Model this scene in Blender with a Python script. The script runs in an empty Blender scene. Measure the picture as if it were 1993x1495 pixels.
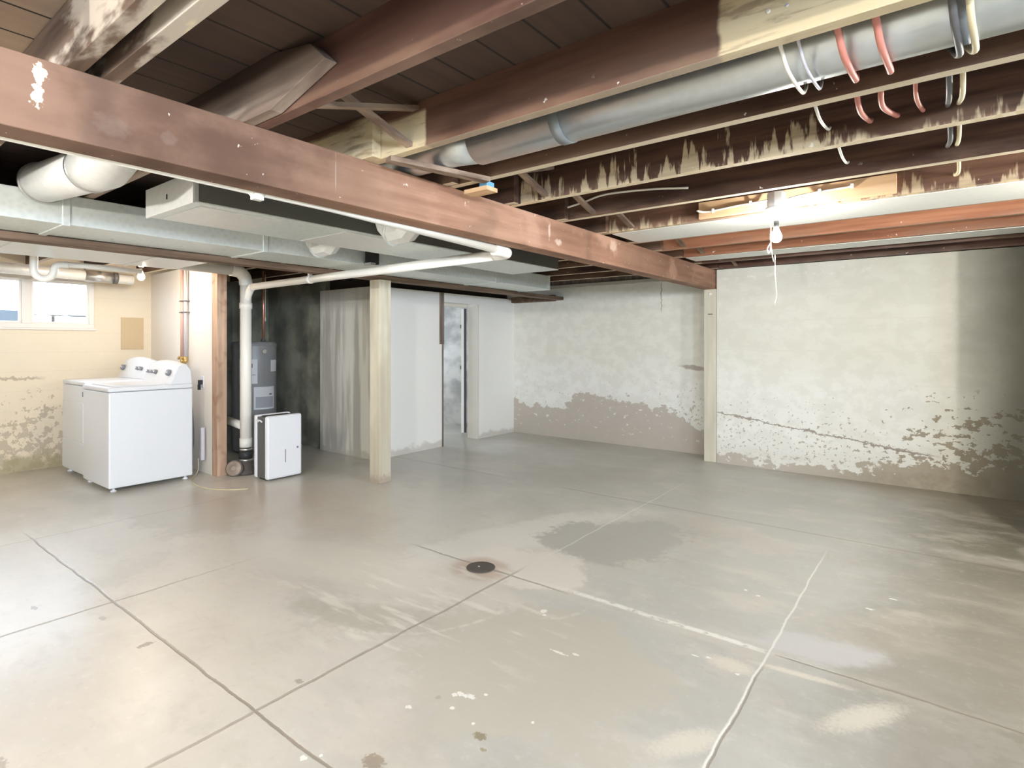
import bpy, bmesh, math, random
from mathutils import Vector, Matrix
random.seed(7)
S = bpy.context.scene
C = S.collection
PI = math.pi

# ------------------------------------------------------------------ camera, view, sky
# world: x runs along the joists (to the right), y runs along the main beam (away), z up
F_PX = 1100.0
YAW = math.atan(846.0 / 1100.0)
cam = bpy.data.cameras.new('camera'); co = bpy.data.objects.new('camera', cam); C.objects.link(co)
cam.sensor_fit = 'HORIZONTAL'; cam.sensor_width = 36.0
cam.lens = 36.0 * F_PX / 1993.0
cam.shift_y = -(747.5 - 667.0) / 1993.0
cam.clip_start = 0.02
co.location = (0, 0, 1.32); co.rotation_euler = (PI / 2, 0, YAW)
S.camera = co
S.view_settings.view_transform = 'Standard'; S.view_settings.look = 'None'
S.view_settings.gamma = 1.0; S.view_settings.use_curve_mapping = False
S.view_settings.exposure = 0.66
S.cycles.max_bounces = 10; S.cycles.diffuse_bounces = 6
S.cycles.sample_clamp_indirect = 6.0
S.cycles.use_denoising = True

W = bpy.data.worlds.new('world'); S.world = W; W.use_nodes = True
bg = W.node_tree.nodes['Background']
bg.inputs[0].default_value = (0.60, 0.78, 1.0, 1); bg.inputs[1].default_value = 8.0

def daylight(name, loc, rot, sx, sy, power, col=(0.78, 0.88, 1.0)):
    """skylight coming in at one of the basement windows"""
    l = bpy.data.lights.new(name, 'AREA'); l.shape = 'RECTANGLE'; l.size = sx; l.size_y = sy
    l.energy = power; l.color = col
    o = bpy.data.objects.new(name, l); C.objects.link(o)
    o.location = loc; o.rotation_euler = rot
    return o
daylight('skylight_window', (-9.1, 1.4, 3.05), (0, -PI / 2 + math.radians(40), 0), 1.0, 2.2, 150, (0.62, 0.78, 1.0))   # open sky above the fence line, left window
daylight('skylight_window', (3.38, 2.2, 1.72), (0, PI / 2, 0), 0.5, 1.3, 60)
daylight('skylight_window', (3.38, -1.2, 1.72), (0, PI / 2, 0), 0.5, 1.3, 400, (0.66, 0.80, 1.0))
daylight('skylight_window', (-7.62, 5.2, 1.6), (0, -PI / 2, 0), 0.5, 0.9, 55)

WARM = (1.0, 0.86, 0.66)
BULBS = [  # x, y, z of bulb centre, watts, colour
    (-0.79, 3.565, 1.935, 17, (1.0, 0.97, 0.90)),
    (-6.10, 2.12, 1.945, 11, (1.0, 0.86, 0.70)),
    (0.95, 3.62, 1.945, 46, (1.0, 0.95, 0.86)),
    (-0.10, -1.70, 1.945, 128, (1.0, 0.975, 0.93)),  # unseen fill bulb added behind the camera
    (2.10, -1.60, 1.945, 8, (1.0, 0.97, 0.92)),  # second added fill bulb, also out of view
    (-1.35, -0.20, 1.945, 4, (1.0, 0.90, 0.76)),
    (-2.75, -0.75, 1.940, 54, (1.0, 0.965, 0.92)),
]

# ------------------------------------------------------------------ node helper
class M:
    def __init__(s, name):
        s.mat = bpy.data.materials.new(name); s.mat.use_nodes = True
        s.nt = s.mat.node_tree; s.N = s.nt.nodes; s.L = s.nt.links
        s.b = s.N['Principled BSDF']
        g = s.N.new('ShaderNodeNewGeometry'); s.P = g.outputs['Position']; s.Nn = g.outputs['True Normal']
        sp = s.N.new('ShaderNodeSeparateXYZ'); s.L.new(s.P, sp.inputs[0]); s.x, s.y, s.z = sp.outputs
        sn = s.N.new('ShaderNodeSeparateXYZ'); s.L.new(s.Nn, sn.inputs[0]); s.nx, s.ny, s.nz = sn.outputs
    def put(s, sock, v):
        if hasattr(v, 'is_linked') or isinstance(v, bpy.types.NodeSocket): s.L.new(v, sock)
        elif isinstance(v, (tuple, list)) and len(v) == 3 and sock.type == 'RGBA': sock.default_value = (*v, 1)
        else: sock.default_value = v
    def m(s, op, a, b=0.0, c=0.0, clamp=False):
        n = s.N.new('ShaderNodeMath'); n.operation = op; n.use_clamp = clamp
        s.put(n.inputs[0], a); s.put(n.inputs[1], b); s.put(n.inputs[2], c)
        return n.outputs[0]
    def vec(s, x, y, z):
        n = s.N.new('ShaderNodeCombineXYZ')
        s.put(n.inputs[0], x); s.put(n.inputs[1], y); s.put(n.inputs[2], z); return n.outputs[0]
    def noise(s, scale, detail=4.0, st=(1, 1, 1), off=0.0, rough=0.55):
        v = s.vec(s.m('MULTIPLY', s.x, st[0]), s.m('MULTIPLY', s.y, st[1]), s.m('MULTIPLY_ADD', s.z, st[2], off))
        n = s.N.new('ShaderNodeTexNoise'); s.L.new(v, n.inputs['Vector'])
        n.inputs['Scale'].default_value = scale; n.inputs['Detail'].default_value = detail
        n.inputs['Roughness'].default_value = rough
        return n.outputs[0]
    def ss(s, v, lo, hi, a=0.0, b=1.0):
        n = s.N.new('ShaderNodeMapRange'); n.interpolation_type = 'SMOOTHSTEP'
        s.put(n.inputs[0], v); s.put(n.inputs[1], lo); s.put(n.inputs[2], hi)
        if (a, b) == (0.0, 1.0): return n.outputs[0]
        return s.m('MULTIPLY_ADD', n.outputs[0], b - a, a)
    def mix(s, f, a, b, mode='MIX'):
        n = s.N.new('ShaderNodeMix'); n.data_type = 'RGBA'; n.blend_type = mode
        s.put(n.inputs[0], f); s.put(n.inputs[6], a); s.put(n.inputs[7], b); return n.outputs[2]
    def mul(s, *a):
        r = a[0]
        for q in a[1:]: r = s.m('MULTIPLY', r, q)
        return r
    def blob(s, cx, cy, rx, ry, u=None, v=None, rot=0.0, soft=0.5, warp=None):
        """1 inside an ellipse, 0 outside"""
        u = s.x if u is None else u; v = s.y if v is None else v
        du = s.m('SUBTRACT', u, cx); dv = s.m('SUBTRACT', v, cy)
        if rot:
            c, n = math.cos(rot), math.sin(rot)
            ru = s.m('ADD', s.m('MULTIPLY', du, c), s.m('MULTIPLY', dv, n))
            rv = s.m('SUBTRACT', s.m('MULTIPLY', dv, c), s.m('MULTIPLY', du, n))
        else: ru, rv = du, dv
        a = s.m('POWER', s.m('ABSOLUTE', s.m('DIVIDE', ru, rx)), 2.0)
        b = s.m('POWER', s.m('ABSOLUTE', s.m('DIVIDE', rv, ry)), 2.0)
        d = s.m('ADD', a, b)
        if warp is not None: d = s.m('ADD', d, warp)
        return s.ss(d, 1.0 + soft, 1.0 - soft)
    def line(s, coord, c0, w, wob=None):
        d = s.m('SUBTRACT', coord, c0)
        if wob is not None: d = s.m('ADD', d, wob)
        return s.ss(s.m('ABSOLUTE', d), w, w * 0.35)
    def band(s, coord, lo, hi, soft=0.02):
        return s.mul(s.ss(coord, lo - soft, lo + soft), s.ss(coord, hi + soft, hi - soft))
    def curve(s, coord, pts):
        """piecewise value of coord; pts = [(coord, value)], values within 0..2"""
        n = s.N.new('ShaderNodeValToRGB'); lo, hi = pts[0][0], pts[-1][0]
        s.L.new(s.ss_lin(coord, lo, hi), n.inputs[0])
        e = n.color_ramp.elements
        while len(e) > 1: e.remove(e[-1])
        e[0].position = 0; e[0].color = (pts[0][1] / 2,) * 3 + (1,)
        for q in pts[1:]:
            k = e.new((q[0] - lo) / (hi - lo)); k.color = (q[1] / 2,) * 3 + (1,)
        return s.m('MULTIPLY', n.outputs[0], 2.0)
    def ss_lin(s, v, lo, hi):
        n = s.N.new('ShaderNodeMapRange'); s.put(n.inputs[0], v); n.inputs[1].default_value = lo; n.inputs[2].default_value = hi
        return n.outputs[0]
    def bump(s, h, strength=0.3, dist=0.01):
        n = s.N.new('ShaderNodeBump'); n.inputs['Strength'].default_value = strength; n.inputs['Distance'].default_value = dist
        s.put(n.inputs['Height'], h); s.L.new(n.outputs[0], s.b.inputs['Normal'])
    def out(s, col, rough=0.8, metal=0.0, spec=None):
        s.put(s.b.inputs['Base Color'], col); s.put(s.b.inputs['Roughness'], rough); s.put(s.b.inputs['Metallic'], metal)
        if spec is not None: s.b.inputs['Specular IOR Level'].default_value = spec
        return s.mat

def plain(name, col, rough=0.5, metal=0.0, var=0.06, scale=6.0, spec=None):
    a = M(name); n = a.noise(scale, 3)
    d = tuple(c * (1 - var) for c in col); l = tuple(min(1, c * (1 + var)) for c in col)
    return a.out(a.mix(n, d, l), rough, metal, spec)

def glow(name, col, strength):
    a = M(name); a.b.inputs['Emission Color'].default_value = (*col, 1); a.b.inputs['Emission Strength'].default_value = strength
    return a.out((0.9, 0.9, 0.88), 0.3)

# ------------------------------------------------------------------ materials
def mat_floor():
    a = M('floor_concrete')
    n1 = a.noise(0.9, 5, off=3.0); n2 = a.noise(3.2, 7, off=9.0, rough=.62); n3 = a.noise(22, 5); n4 = a.noise(1.7, 5, st=(1, 2.2, 1), off=20)
    n6 = a.noise(75, 2); n7 = a.noise(5.0, 7, st=(.55, 1.7, 1), off=33, rough=.66); n8 = a.noise(1.4, 8, off=60, rough=.68)
    wp = a.m('ADD', a.m('MULTIPLY', a.m('SUBTRACT', n2, 0.5), 3.4), a.m('MULTIPLY', a.m('SUBTRACT', n3, 0.5), 1.2))
    wps = a.m('MULTIPLY', a.m('SUBTRACT', n6, 0.5), 4.0)
    beige = a.mix(n2, (0.56, 0.53, 0.465), (0.67, 0.64, 0.575))
    grey = a.mix(n2, (0.45, 0.445, 0.41), (0.53, 0.525, 0.485))
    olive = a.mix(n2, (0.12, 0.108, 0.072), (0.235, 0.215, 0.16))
    gm = a.ss(a.m('ADD', a.x, a.mul(a.m('SUBTRACT', n1, 0.5), 1.6)), -2.1, -1.2)
    far = a.ss(a.m('ADD', a.y, a.mul(a.m('SUBTRACT', n4, 0.5), 1.2)), 3.0, 4.3)
    col = a.mix(a.m('MAXIMUM', gm, a.m('MULTIPLY', far, 0.8)), beige, grey)
    col = a.mix(a.mul(a.ss(a.m('ADD', a.x, a.mul(a.m('SUBTRACT', n8, 0.5), 1.3)), -.60, .20), .92), col, olive)  # darker to the right: light falloff painted in, along with damp staining
    col = a.mix(a.mul(a.ss(n7, 0.56, 0.72), 0.26), col, (0.74, 0.72, 0.66))
    col = a.mix(a.mul(a.ss(n7, 0.47, 0.28), 0.22), col, (0.40, 0.37, 0.31))
    col = a.mix(a.mul(a.ss(n8, 0.54, 0.62), 0.35), col, (0.66, 0.60, 0.52))
    col = a.mix(a.mul(a.ss(n8, 0.46, 0.38), 0.35), col, (0.46, 0.45, 0.40))
    col = a.mix(a.mul(a.ss(n4, 0.50, 0.68), 0.45), col, (0.66, 0.62, 0.54))
    col = a.mix(a.mul(a.ss(n1, 0.52, 0.36), 0.30), col, (0.40, 0.37, 0.31))
    col = a.mix(a.mul(a.ss(n3, 0.56, 0.72), 0.18), col, (0.75, 0.72, 0.66))
    col = a.mix(a.mul(a.ss(n3, 0.42, 0.30), 0.14), col, (0.33, 0.29, 0.24))
    B = lambda c, k, *q, **kw: a.mix(a.m('MULTIPLY', a.blob(*q, **kw), k), col, c)
    # broad patches
    col = B((0.50, 0.47, 0.41), .8, -5.2, 1.95, 1.25, 0.38, soft=.5, warp=wp)        # greyer strip below the washer
    col = B((0.60, 0.51, 0.42), .55, -4.4, 2.5, 1.0, 0.5, soft=.8, warp=wp)
    col = B((0.74, 0.71, 0.65), .75, -2.25, 3.15, 0.26, 0.95, rot=-0.35, soft=.5, warp=wp)   # pale trail up from the drain
    col = B((0.40, 0.39, 0.36), .85, -1.78, 3.42, 0.42, 0.50, rot=-0.5, soft=.25, warp=wp)
    col = B((0.74, 0.70, 0.63), .8, -1.95, 2.72, 0.34, 0.30, soft=.25, warp=wp)
    col = B((0.72, 0.69, 0.61), .6, -2.85, 2.1, 0.75, 0.22, rot=.25, soft=.8, warp=wp)
    col = B((0.43, 0.41, 0.35), .7, -2.15, 1.75, 0.45, 0.12, rot=.35, soft=.8, warp=wp)
    col = B((0.53, 0.50, 0.42), .8, -1.35, 1.90, 0.52, 0.50, soft=.25, warp=wp)
    col = B((0.36, 0.33, 0.27), .5, 0.35, 2.9, 0.55, 1.2, soft=.9, warp=wp)
    col = B((0.38, 0.36, 0.31), .45, 0.0, 2.05, 0.35, 0.35, soft=.8, warp=wp)
    col = B((0.58, 0.57, 0.56), .8, -0.42, 2.75, 0.22, 0.12, rot=.3, soft=.5, warp=wp)
    # pale spots
    for q in ((-0.235, 2.33, 0.05, 0.17, -0.6), (-0.70, 2.38, 0.09, 0.05, 0), (-0.68, 1.83, 0.05, 0.13, -0.6), (-0.45, 2.48, 0.16, 0.018, 0.1)):
        col = B((0.74, 0.69, 0.58), .7, q[0], q[1], q[2], q[3], rot=q[4], soft=1.0, warp=a.m('MULTIPLY', wps, .5))
    # rust ring round the drain
    col = B((0.42, 0.28, 0.20), .6, -2.16, 2.50, 0.18, 0.15, soft=.6, warp=a.m('MULTIPLY', wp, .4))
    col = a.mix(a.mul(a.blob(-2.12, 2.0, .7, .55, soft=.8, warp=wp), a.ss(a.noise(6, 6, st=(.35, 1.6, 1), off=44), .52, .64), .6), col, (0.80, 0.78, 0.70))
    # white paint drips
    for q in ((-1.445, 1.565, .018, .012), (-1.41, 1.575, .022, .014), (-1.462, 1.55, .014, .010), (-1.416, 1.487, .010, .008), (-1.37, 1.62, .007, .007),
              (-1.31, 2.03, .04, .007), (-1.245, 2.06, .014, .008), (-1.57, 2.295, .016, .02), (-1.545, 2.265, .009, .009), (-1.30, 1.47, .006, .006), (-1.14, 1.60, .006, .006),
              (-1.545, 1.395, .012, .010), (-0.84, 2.36, .016, .006), (-0.79, 2.38, .014, .006), (-0.30, 3.3, .02, .008), (-0.22, 3.5, .016, .008), (-0.85, 3.15, .010, .01), (-0.78, 3.12, .010, .01),
              (-1.62, 1.02, .012, .012), (-1.585, 1.06, .006, .006), (-0.66, 2.33, .008, .006)):
        col = B((0.86, 0.86, 0.80), .9, *q, soft=.35, warp=wps)
    # oil and mud spots
    for q in ((-1.24, 1.437, .026, .018, (0.25, 0.21, 0.12)), (-1.19, 1.395, .014, .008, (0.30, 0.26, 0.16)), (-1.43, 1.145, .040, .030, (0.30, 0.24, 0.18)),
              (-2.775, 0.981, .018, .030, (0.22, 0.18, 0.14)), (-2.0, 1.24, .02, .012, (0.34, 0.30, 0.25)), (-2.35, 0.42, .05, .02, (0.36, 0.32, 0.28)), (-1.5, 1.5, .012, .01, (0.4, 0.37, 0.3)),
              (-3.2, .95, .03, .012, (0.40, .36, .33)), (-3.6, .78, .03, .012, (0.36, .33, .30))):
        col = B(q[4], .8, q[0], q[1], q[2], q[3], soft=.4, warp=a.m('MULTIPLY', wps, .9))
    # curved scratches
    for (cx, cy, r, lo, hi, k) in ((-2.35, 2.2, .62, -9, 9, .35), (-1.62, 2.42, .20, -9, 9, .35)):
        d = a.m('SQRT', a.m('ADD', a.m('POWER', a.m('ABSOLUTE', a.m('SUBTRACT', a.x, cx)), 2.0), a.m('POWER', a.m('ABSOLUTE', a.m('SUBTRACT', a.y, cy)), 2.0)))
        f = a.mul(a.line(d, r, .016, a.m('MULTIPLY', wp, .01)), a.ss(a.x, cx - .1, cx + .25), a.ss(a.y, cy + .15, cy - .1), a.ss(n3, .38, .6), k)
        col = a.mix(f, col, (0.80, 0.78, 0.70))
    # tooled joints of the slab
    wob = a.mul(a.m('SUBTRACT', n2, 0.5), 0.035); fade = a.ss(n4, 0.32, 0.5)
    dark = 0.0
    def J(dark, f): return f if dark == 0.0 else a.m('MAXIMUM', dark, f)
    dark = J(0.0, a.mul(a.line(a.y, 1.045, .009, wob), a.ss(a.x, -5.3, -4.6), a.ss(a.x, -.9, -1.4)))
    dark = J(dark, a.mul(a.line(a.y, 2.535, .010, wob), a.band(a.x, -2.75, -1.62, .1), .85))
    dark = J(dark, a.mul(a.line(a.y, 2.575, .009, wob), a.ss(a.x, -.62, -.5), .9))
    dark = J(dark, a.mul(a.line(a.y, 4.36, .018, wob), a.ss(n1, .42, .5), .55))
    dark = J(dark, a.mul(a.line(a.x, -4.86, .008, wob), a.ss(a.y, 2.6, 2.2), .6))
    dark = J(dark, a.mul(a.line(a.x, -3.365, .010, wob), a.ss(a.y, 2.1, 1.0), .8))
    dark = J(dark, a.mul(a.line(a.x, -1.965, .012, wob), a.ss(a.y, 2.75, 2.5), .75))
    dark = J(dark, a.mul(a.line(a.x, -.595, .008, wob), a.ss(a.y, 2.55, 2.3), .75))
    col = a.mix(a.m('MULTIPLY', dark, .8), col, (0.26, 0.22, 0.175))
    pale = a.m('MAXIMUM', a.mul(a.line(a.y, 2.57, .024, wob), a.band(a.x, -1.62, -.62, .12), a.ss(n3, .3, .5), .9),
               a.mul(a.line(a.x, -.602, .007, wob), a.band(a.y, 1.4, 3.9, .3), .7))
    pale = a.m('MAXIMUM', pale, a.mul(a.line(a.x, -1.955, .008, wob), a.band(a.y, 2.9, 5.2, .3), .5))
    col = a.mix(pale, col, (0.83, 0.82, 0.76))
    # dirt along the far wall
    dm = a.ss(a.m('ADD', a.y, a.mul(a.m('SUBTRACT', n2, .5), .8)), 5.75, 6.35)
    col = a.mix(a.mul(dm, a.ss(a.x, -2.2, -.4), .75), col, (0.30, 0.26, 0.19))
    a.bump(a.m('SUBTRACT', a.m('MULTIPLY', n3, .25), dark), .35, .006)
    r = .31
    return a.out(col, r, 0.0, .6)

def mat_far_wall():
    a = M('painted_concrete_far')
    n1 = a.noise(1.3, 5, off=2); n2 = a.noise(6, 7, st=(1, 1, 1.3), off=5, rough=.65); n3 = a.noise(34, 5); n4 = a.noise(1.0, 3, st=(.5, 1, 5), off=8)
    n5 = a.noise(15, 6, st=(1, 1, 1.5), off=15, rough=.6)
    paint = a.mix(n1, (0.71, 0.71, 0.62), (0.80, 0.80, 0.735))
    paint = a.mix(a.mul(a.ss(n4, .45, .75), .3), paint, (0.84, 0.84, 0.78))
    # form-board lines of the poured wall
    for z0 in (0.62, 0.93, 1.24, 1.55, 1.86):
        paint = a.mix(a.mul(a.line(a.z, z0, .008, a.mul(a.m('SUBTRACT', n1, .5), .05)), a.ss(n2, .45, .6), .18), paint, (0.52, 0.50, 0.41))
    # white drips near the top of the right part
    dr = a.mul(a.ss(a.m('ADD', n5, a.mul(a.m('ABSOLUTE', a.m('SUBTRACT', a.z, 2.02)), -2.2)), .52, .60), a.ss(a.x, .0, -1.0), a.ss(a.x, -2.2, -2.0))
    paint = a.mix(a.mul(dr, .6), paint, (0.90, 0.90, 0.84))
    paint = a.mix(a.mul(a.ss(a.x, -2.0, -2.1), .5), paint, (0.90, 0.885, 0.82))
    bare = a.mix(n2, (0.47, 0.425, 0.375), (0.58, 0.53, 0.48))
    bare = a.mix(a.ss(a.x, -1.6, .1), bare, a.mix(n2, (0.27, 0.23, 0.165), (0.42, 0.37, 0.29)))
    paint = a.mix(a.mul(a.ss(a.m('ADD', a.z, a.mul(a.m('SUBTRACT', n1, .5), .9)), 1.3, .7), a.ss(a.x, .3, -.5), .75), paint, (0.86, 0.87, 0.85))
    paint = a.mix(a.mul(a.ss(n2, .58, .42), .25), paint, (0.60, 0.60, 0.52))
    h = a.curve(a.x, [(-5.1, .50), (-4.7, .42), (-4.25, .40), (-3.95, .64), (-3.5, .62), (-3.1, .58), (-2.7, .50), (-2.3, .30), (-1.95, .10), (-1.5, .08), (-.9, .10), (-.4, .16), (.05, .22), (.5, .26), (.9, .30)])
    d = a.m('SUBTRACT', a.m('ADD', h, a.mul(a.m('SUBTRACT', n2, .5), .55)), a.z)
    bm = a.ss(d, -.012, .012)
    # islands of paint left inside the bare band
    isl = a.mul(a.ss(n5, .62, .66), a.ss(a.z, .05, .2), .9)
    bm = a.mul(bm, a.m('SUBTRACT', 1.0, isl))
    # flaked spots that grow denser towards the right end and the floor
    dens = a.curve(a.x, [(-5.1, .0), (-3.0, .0), (-2.6, .09), (-2.2, .10), (-1.4, .085), (-.8, .10), (-.3, .13), (.1, .19), (.6, .22)])
    hz = a.m('MULTIPLY', a.ss(a.z, 1.05, .30), a.ss(a.z, -.05, .2, .6, 1.0))
    n9 = a.noise(30, 5, off=71, rough=.6); big = a.m('ADD', a.mul(n5, a.ss(a.x, -1.0, -.1)), a.mul(n9, a.ss(a.x, -.1, -1.0)))
    fl = a.ss(a.m('ADD', big, a.m('MULTIPLY', dens, hz)), .675, .69)
    bm = a.m('MAXIMUM', bm, a.mul(fl, a.ss(hz, .02, .2)))
    col = a.mix(bm, paint, bare)
    col = a.mix(a.mul(a.ss(a.z, .35, .0), a.ss(n2, .4, .6), .5), col, (0.45, 0.42, 0.34))
    # smeared repair beside the post and the long settling crack
    col = a.mix(a.mul(a.blob(-2.38, 1.02, .16, .028, u=a.x, v=a.z, rot=-.1, soft=.6, warp=a.mul(a.m('SUBTRACT', n5, .5), 3)), .8), col, (0.36, .30, .25))
    zc = a.m('MULTIPLY_ADD', a.x, -.135, .285)
    cr = a.mul(a.line(a.m('SUBTRACT', a.z, zc), 0.0, .012, a.mul(a.m('SUBTRACT', n5, .5), .10)), a.band(a.x, -2.02, -.1, .1))
    col = a.mix(a.mul(cr, .9), col, (0.30, .26, .22))
    vc = a.mul(a.line(a.x, -2.79, .009, a.mul(a.m('SUBTRACT', n5, .5), .06)), a.band(a.z, 1.72, 2.06, .05))
    col = a.mix(a.mul(vc, .8), col, (0.25, .21, .18))
    # unpainted strip above the paint line, left part only
    up = a.mul(a.ss(a.m('ADD', a.z, a.mul(a.m('SUBTRACT', n2, .5), .05)), 2.07, 2.085), a.ss(a.x, -2.1, -2.3))
    col = a.mix(a.mul(up, .8), col, (0.42, .39, .33))
    # shade at the right end of the wall, painted into the colour
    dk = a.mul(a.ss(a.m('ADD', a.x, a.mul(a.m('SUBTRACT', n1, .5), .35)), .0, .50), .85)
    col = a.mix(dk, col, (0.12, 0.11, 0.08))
    a.bump(a.m('ADD', a.m('MULTIPLY', n5, .3), a.m('MULTIPLY', bm, -.5)), .5, .01)
    return a.out(col, .85)

def mat_partition():
    a = M('painted_concrete_partition')
    n1 = a.noise(1.6, 4, off=4); n2 = a.noise(7, 6, off=6); n3 = a.noise(2.0, 4, st=(4, 4, .35), off=1)
    col = a.mix(n1, (0.86, 0.855, 0.82), (0.92, 0.915, 0.89))
    # the short face towards the laundry is streaked and dirtier
    fr = a.ss(a.ny, -.4, -.8)
    st = a.mix(a.ss(n3, .38, .62), (0.42, 0.40, 0.34), (0.78, 0.76, 0.68))
    st = a.mix(a.mul(a.ss(a.z, 1.65, 1.8), .7), st, (0.40, .37, .31))  # shade at the top of this face, painted in
    col = a.mix(a.mul(fr, .85), col, st)
    col = a.mix(a.mul(a.ss(a.m('ADD', a.z, a.mul(a.m('SUBTRACT', n2, .5), .22)), .10, .04), .6), col, (0.50, .46, .40))
    a.bump(n2, .3, .008)
    return a.out(col, .85)

def mat_left_wall():
    a = M('painted_concrete_laundry')
    n1 = a.noise(1.3, 4); n2 = a.noise(6, 7, off=3, rough=.65); n5 = a.noise(17, 6, off=7, rough=.62)
    col = a.mix(n1, (0.72, 0.625, 0.47), (0.79, 0.71, 0.57))
    for k in range(9):
        col = a.mix(a.mul(a.line(a.z, .22 + .2 * k, .006, a.mul(a.m('SUBTRACT', n1, .5), .02)), .12), col, (0.5, .42, .30))
    d = a.ss(a.m('ADD', n5, a.ss(a.z, 1.35, .1, -.14, .12)), .585, .61)
    col = a.mix(a.mul(d, .75), col, (0.45, .38, .28))
    col = a.mix(a.mul(a.ss(a.m('ADD', a.z, a.mul(a.m('SUBTRACT', n2, .5), .5)), .22, .08), .8), col, (0.36, .31, .18))
    sh = a.mul(a.line(a.z, .955, .022, a.mul(a.m('SUBTRACT', n5, .5), .12)), a.ss(a.y, 1.75, 1.6), .8)
    col = a.mix(sh, col, (0.42, .34, .24))
    a.bump(a.m('ADD', n5, a.m('MULTIPLY', d, -.6)), .4, .01)
    return a.out(col, .85)

def mat_alcove():
    a = M('bare_dark_concrete'); n1 = a.noise(2.2, 5); n2 = a.noise(9, 5)
    col = a.mix(a.ss(n1, .35, .65), (0.12, 0.118, 0.095), (0.31, 0.305, 0.24))
    col = a.mix(a.mul(n2, .25), col, (0.26, .25, .2))
    a.bump(n2, .4, .01); return a.out(col, .9)

def mat_blotch():
    a = M('blotched_concrete'); n1 = a.noise(2.4, 5, st=(1, 1, 1.6)); n2 = a.noise(9, 5)
    col = a.mix(a.ss(n1, .35, .62), (0.38, 0.375, 0.36), (0.68, 0.67, 0.64))
    return a.out(col, .9)

def wood(name, ax, dark, light, rough=.75, extra=None, grain=1.0, spec=.3):
    """timber whose grain runs along axis ax"""
    a = M(name); st = [9, 9, 9]; st[ax] = .6
    n = a.noise(2.2 * grain, 6, st=tuple(st), off=2); k = a.noise(1.1, 4, st=tuple(1 if i != ax else .5 for i in range(3)), off=11)
    s = a.noise(26, 3, off=5)
    col = a.mix(a.ss(n, .3, .7), dark, light)
    col = a.mix(a.mul(a.ss(k, .58, .40), .5), col, tuple(c * .5 for c in dark))
    if extra: col = extra(a, col, n, k, s)
    a.bump(n, .15, .004)
    return a.out(col, rough, 0, spec)

CREAM = (0.74, 0.65, 0.48)
def joist_extra(edge=.8, flame=0.0, patch=()):
    def f(a, col, n, k, s):
        lo = a.noise(1.8, 5, st=(.8, 1, 2.5), off=90)
        col = a.mix(a.mul(a.ss(a.m('ADD', a.z, a.mul(lo, .10)), 2.27, 2.17), a.ss(lo, .42, .62), .55), col, (0.26, .165, .11))
        j = a.noise(9, 4, st=(3.2, 1, .5), off=4)
        under = a.ss(a.nz, -.5, -.8)
        col = a.mix(a.mul(under, edge, a.ss(n, .2, .45, .55, 1.0)), col, CREAM)
        if flame:
            big = a.noise(1.3, 2, off=40)
            top = a.m('ADD', 2.10, a.mul(a.m('MULTIPLY', a.ss(j, .34, .70), a.ss(big, .30, .58)), flame))
            col = a.mix(a.mul(a.ss(a.m('SUBTRACT', top, a.z), -.02, .045), a.ss(n, .25, .6, .45, 1.0), .9), col, (0.64, .52, .34))
        for (x0, x1, z0, z1) in patch:
            w = a.mul(a.m('SUBTRACT', n, .5), .16)
            f2 = a.mul(a.band(a.m('ADD', a.x, a.mul(w, .15)), x0, x1, .008), a.band(a.m('ADD', a.z, w), z0, z1, .02))
            g = a.noise(3, 6, st=(1.2, 4, 9), off=14, rough=.65)
            col = a.mix(a.mul(f2, a.ss(g, .36, .50, .45, .95)), col, a.mix(n, (0.50, .39, .22), (0.72, .62, .42)))
        sp = a.mul(a.ss(s, .71, .735), a.ss(a.z, 2.19, 2.13))
        return a.mix(a.mul(sp, .8), col, (0.80, .76, .68))
    return f
def beam_extra(a, col, n, k, s):
    for (y, z, ry, rz) in ((3.02, 2.03, .012, .05), (1.42, 2.03, .003, .07), (.78, 1.99, .02, .02), (3.12, 1.98, .04, .02), (3.9, 2.06, .05, .04), (.62, 1.98, .05, .03)):
        col = a.mix(a.mul(a.blob(y, z, ry, rz, u=a.y, v=a.z, soft=.7, warp=a.mul(a.m('SUBTRACT', s, .5), 4)), .55), col, (0.74, .60, .50))
    g2 = a.noise(2.2, 5, st=(1, 1, 1.5), off=77)
    col = a.mix(a.mul(a.ss(g2, .5, .38), .45), col, (0.22, .125, .085))
    col = a.mix(a.mul(a.ss(g2, .56, .68), a.ss(a.y, 1.0, 2.4), .5), col, (0.56, .34, .24))
    q = a.noise(7, 3, st=(1, .8, 1.4), off=31)
    col = a.mix(a.mul(a.ss(q, .62, .74), .6), col, (0.22, .10, .07))
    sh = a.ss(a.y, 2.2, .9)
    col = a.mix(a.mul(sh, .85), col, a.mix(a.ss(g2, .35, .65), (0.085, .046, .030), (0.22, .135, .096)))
    for (y, z, ry, rz) in ((.450, 2.075, .015, .028), (.445, 2.012, .014, .030)):
        col = a.mix(a.blob(y, z, ry, rz, u=a.y, v=a.z, soft=.3, warp=a.mul(a.m('SUBTRACT', a.noise(60, 3, off=3), .5), 6)), col, (0.86, .84, .62))
    return a.mix(a.mul(a.ss(s, .72, .74), .6), col, (0.8, .74, .66))

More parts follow.
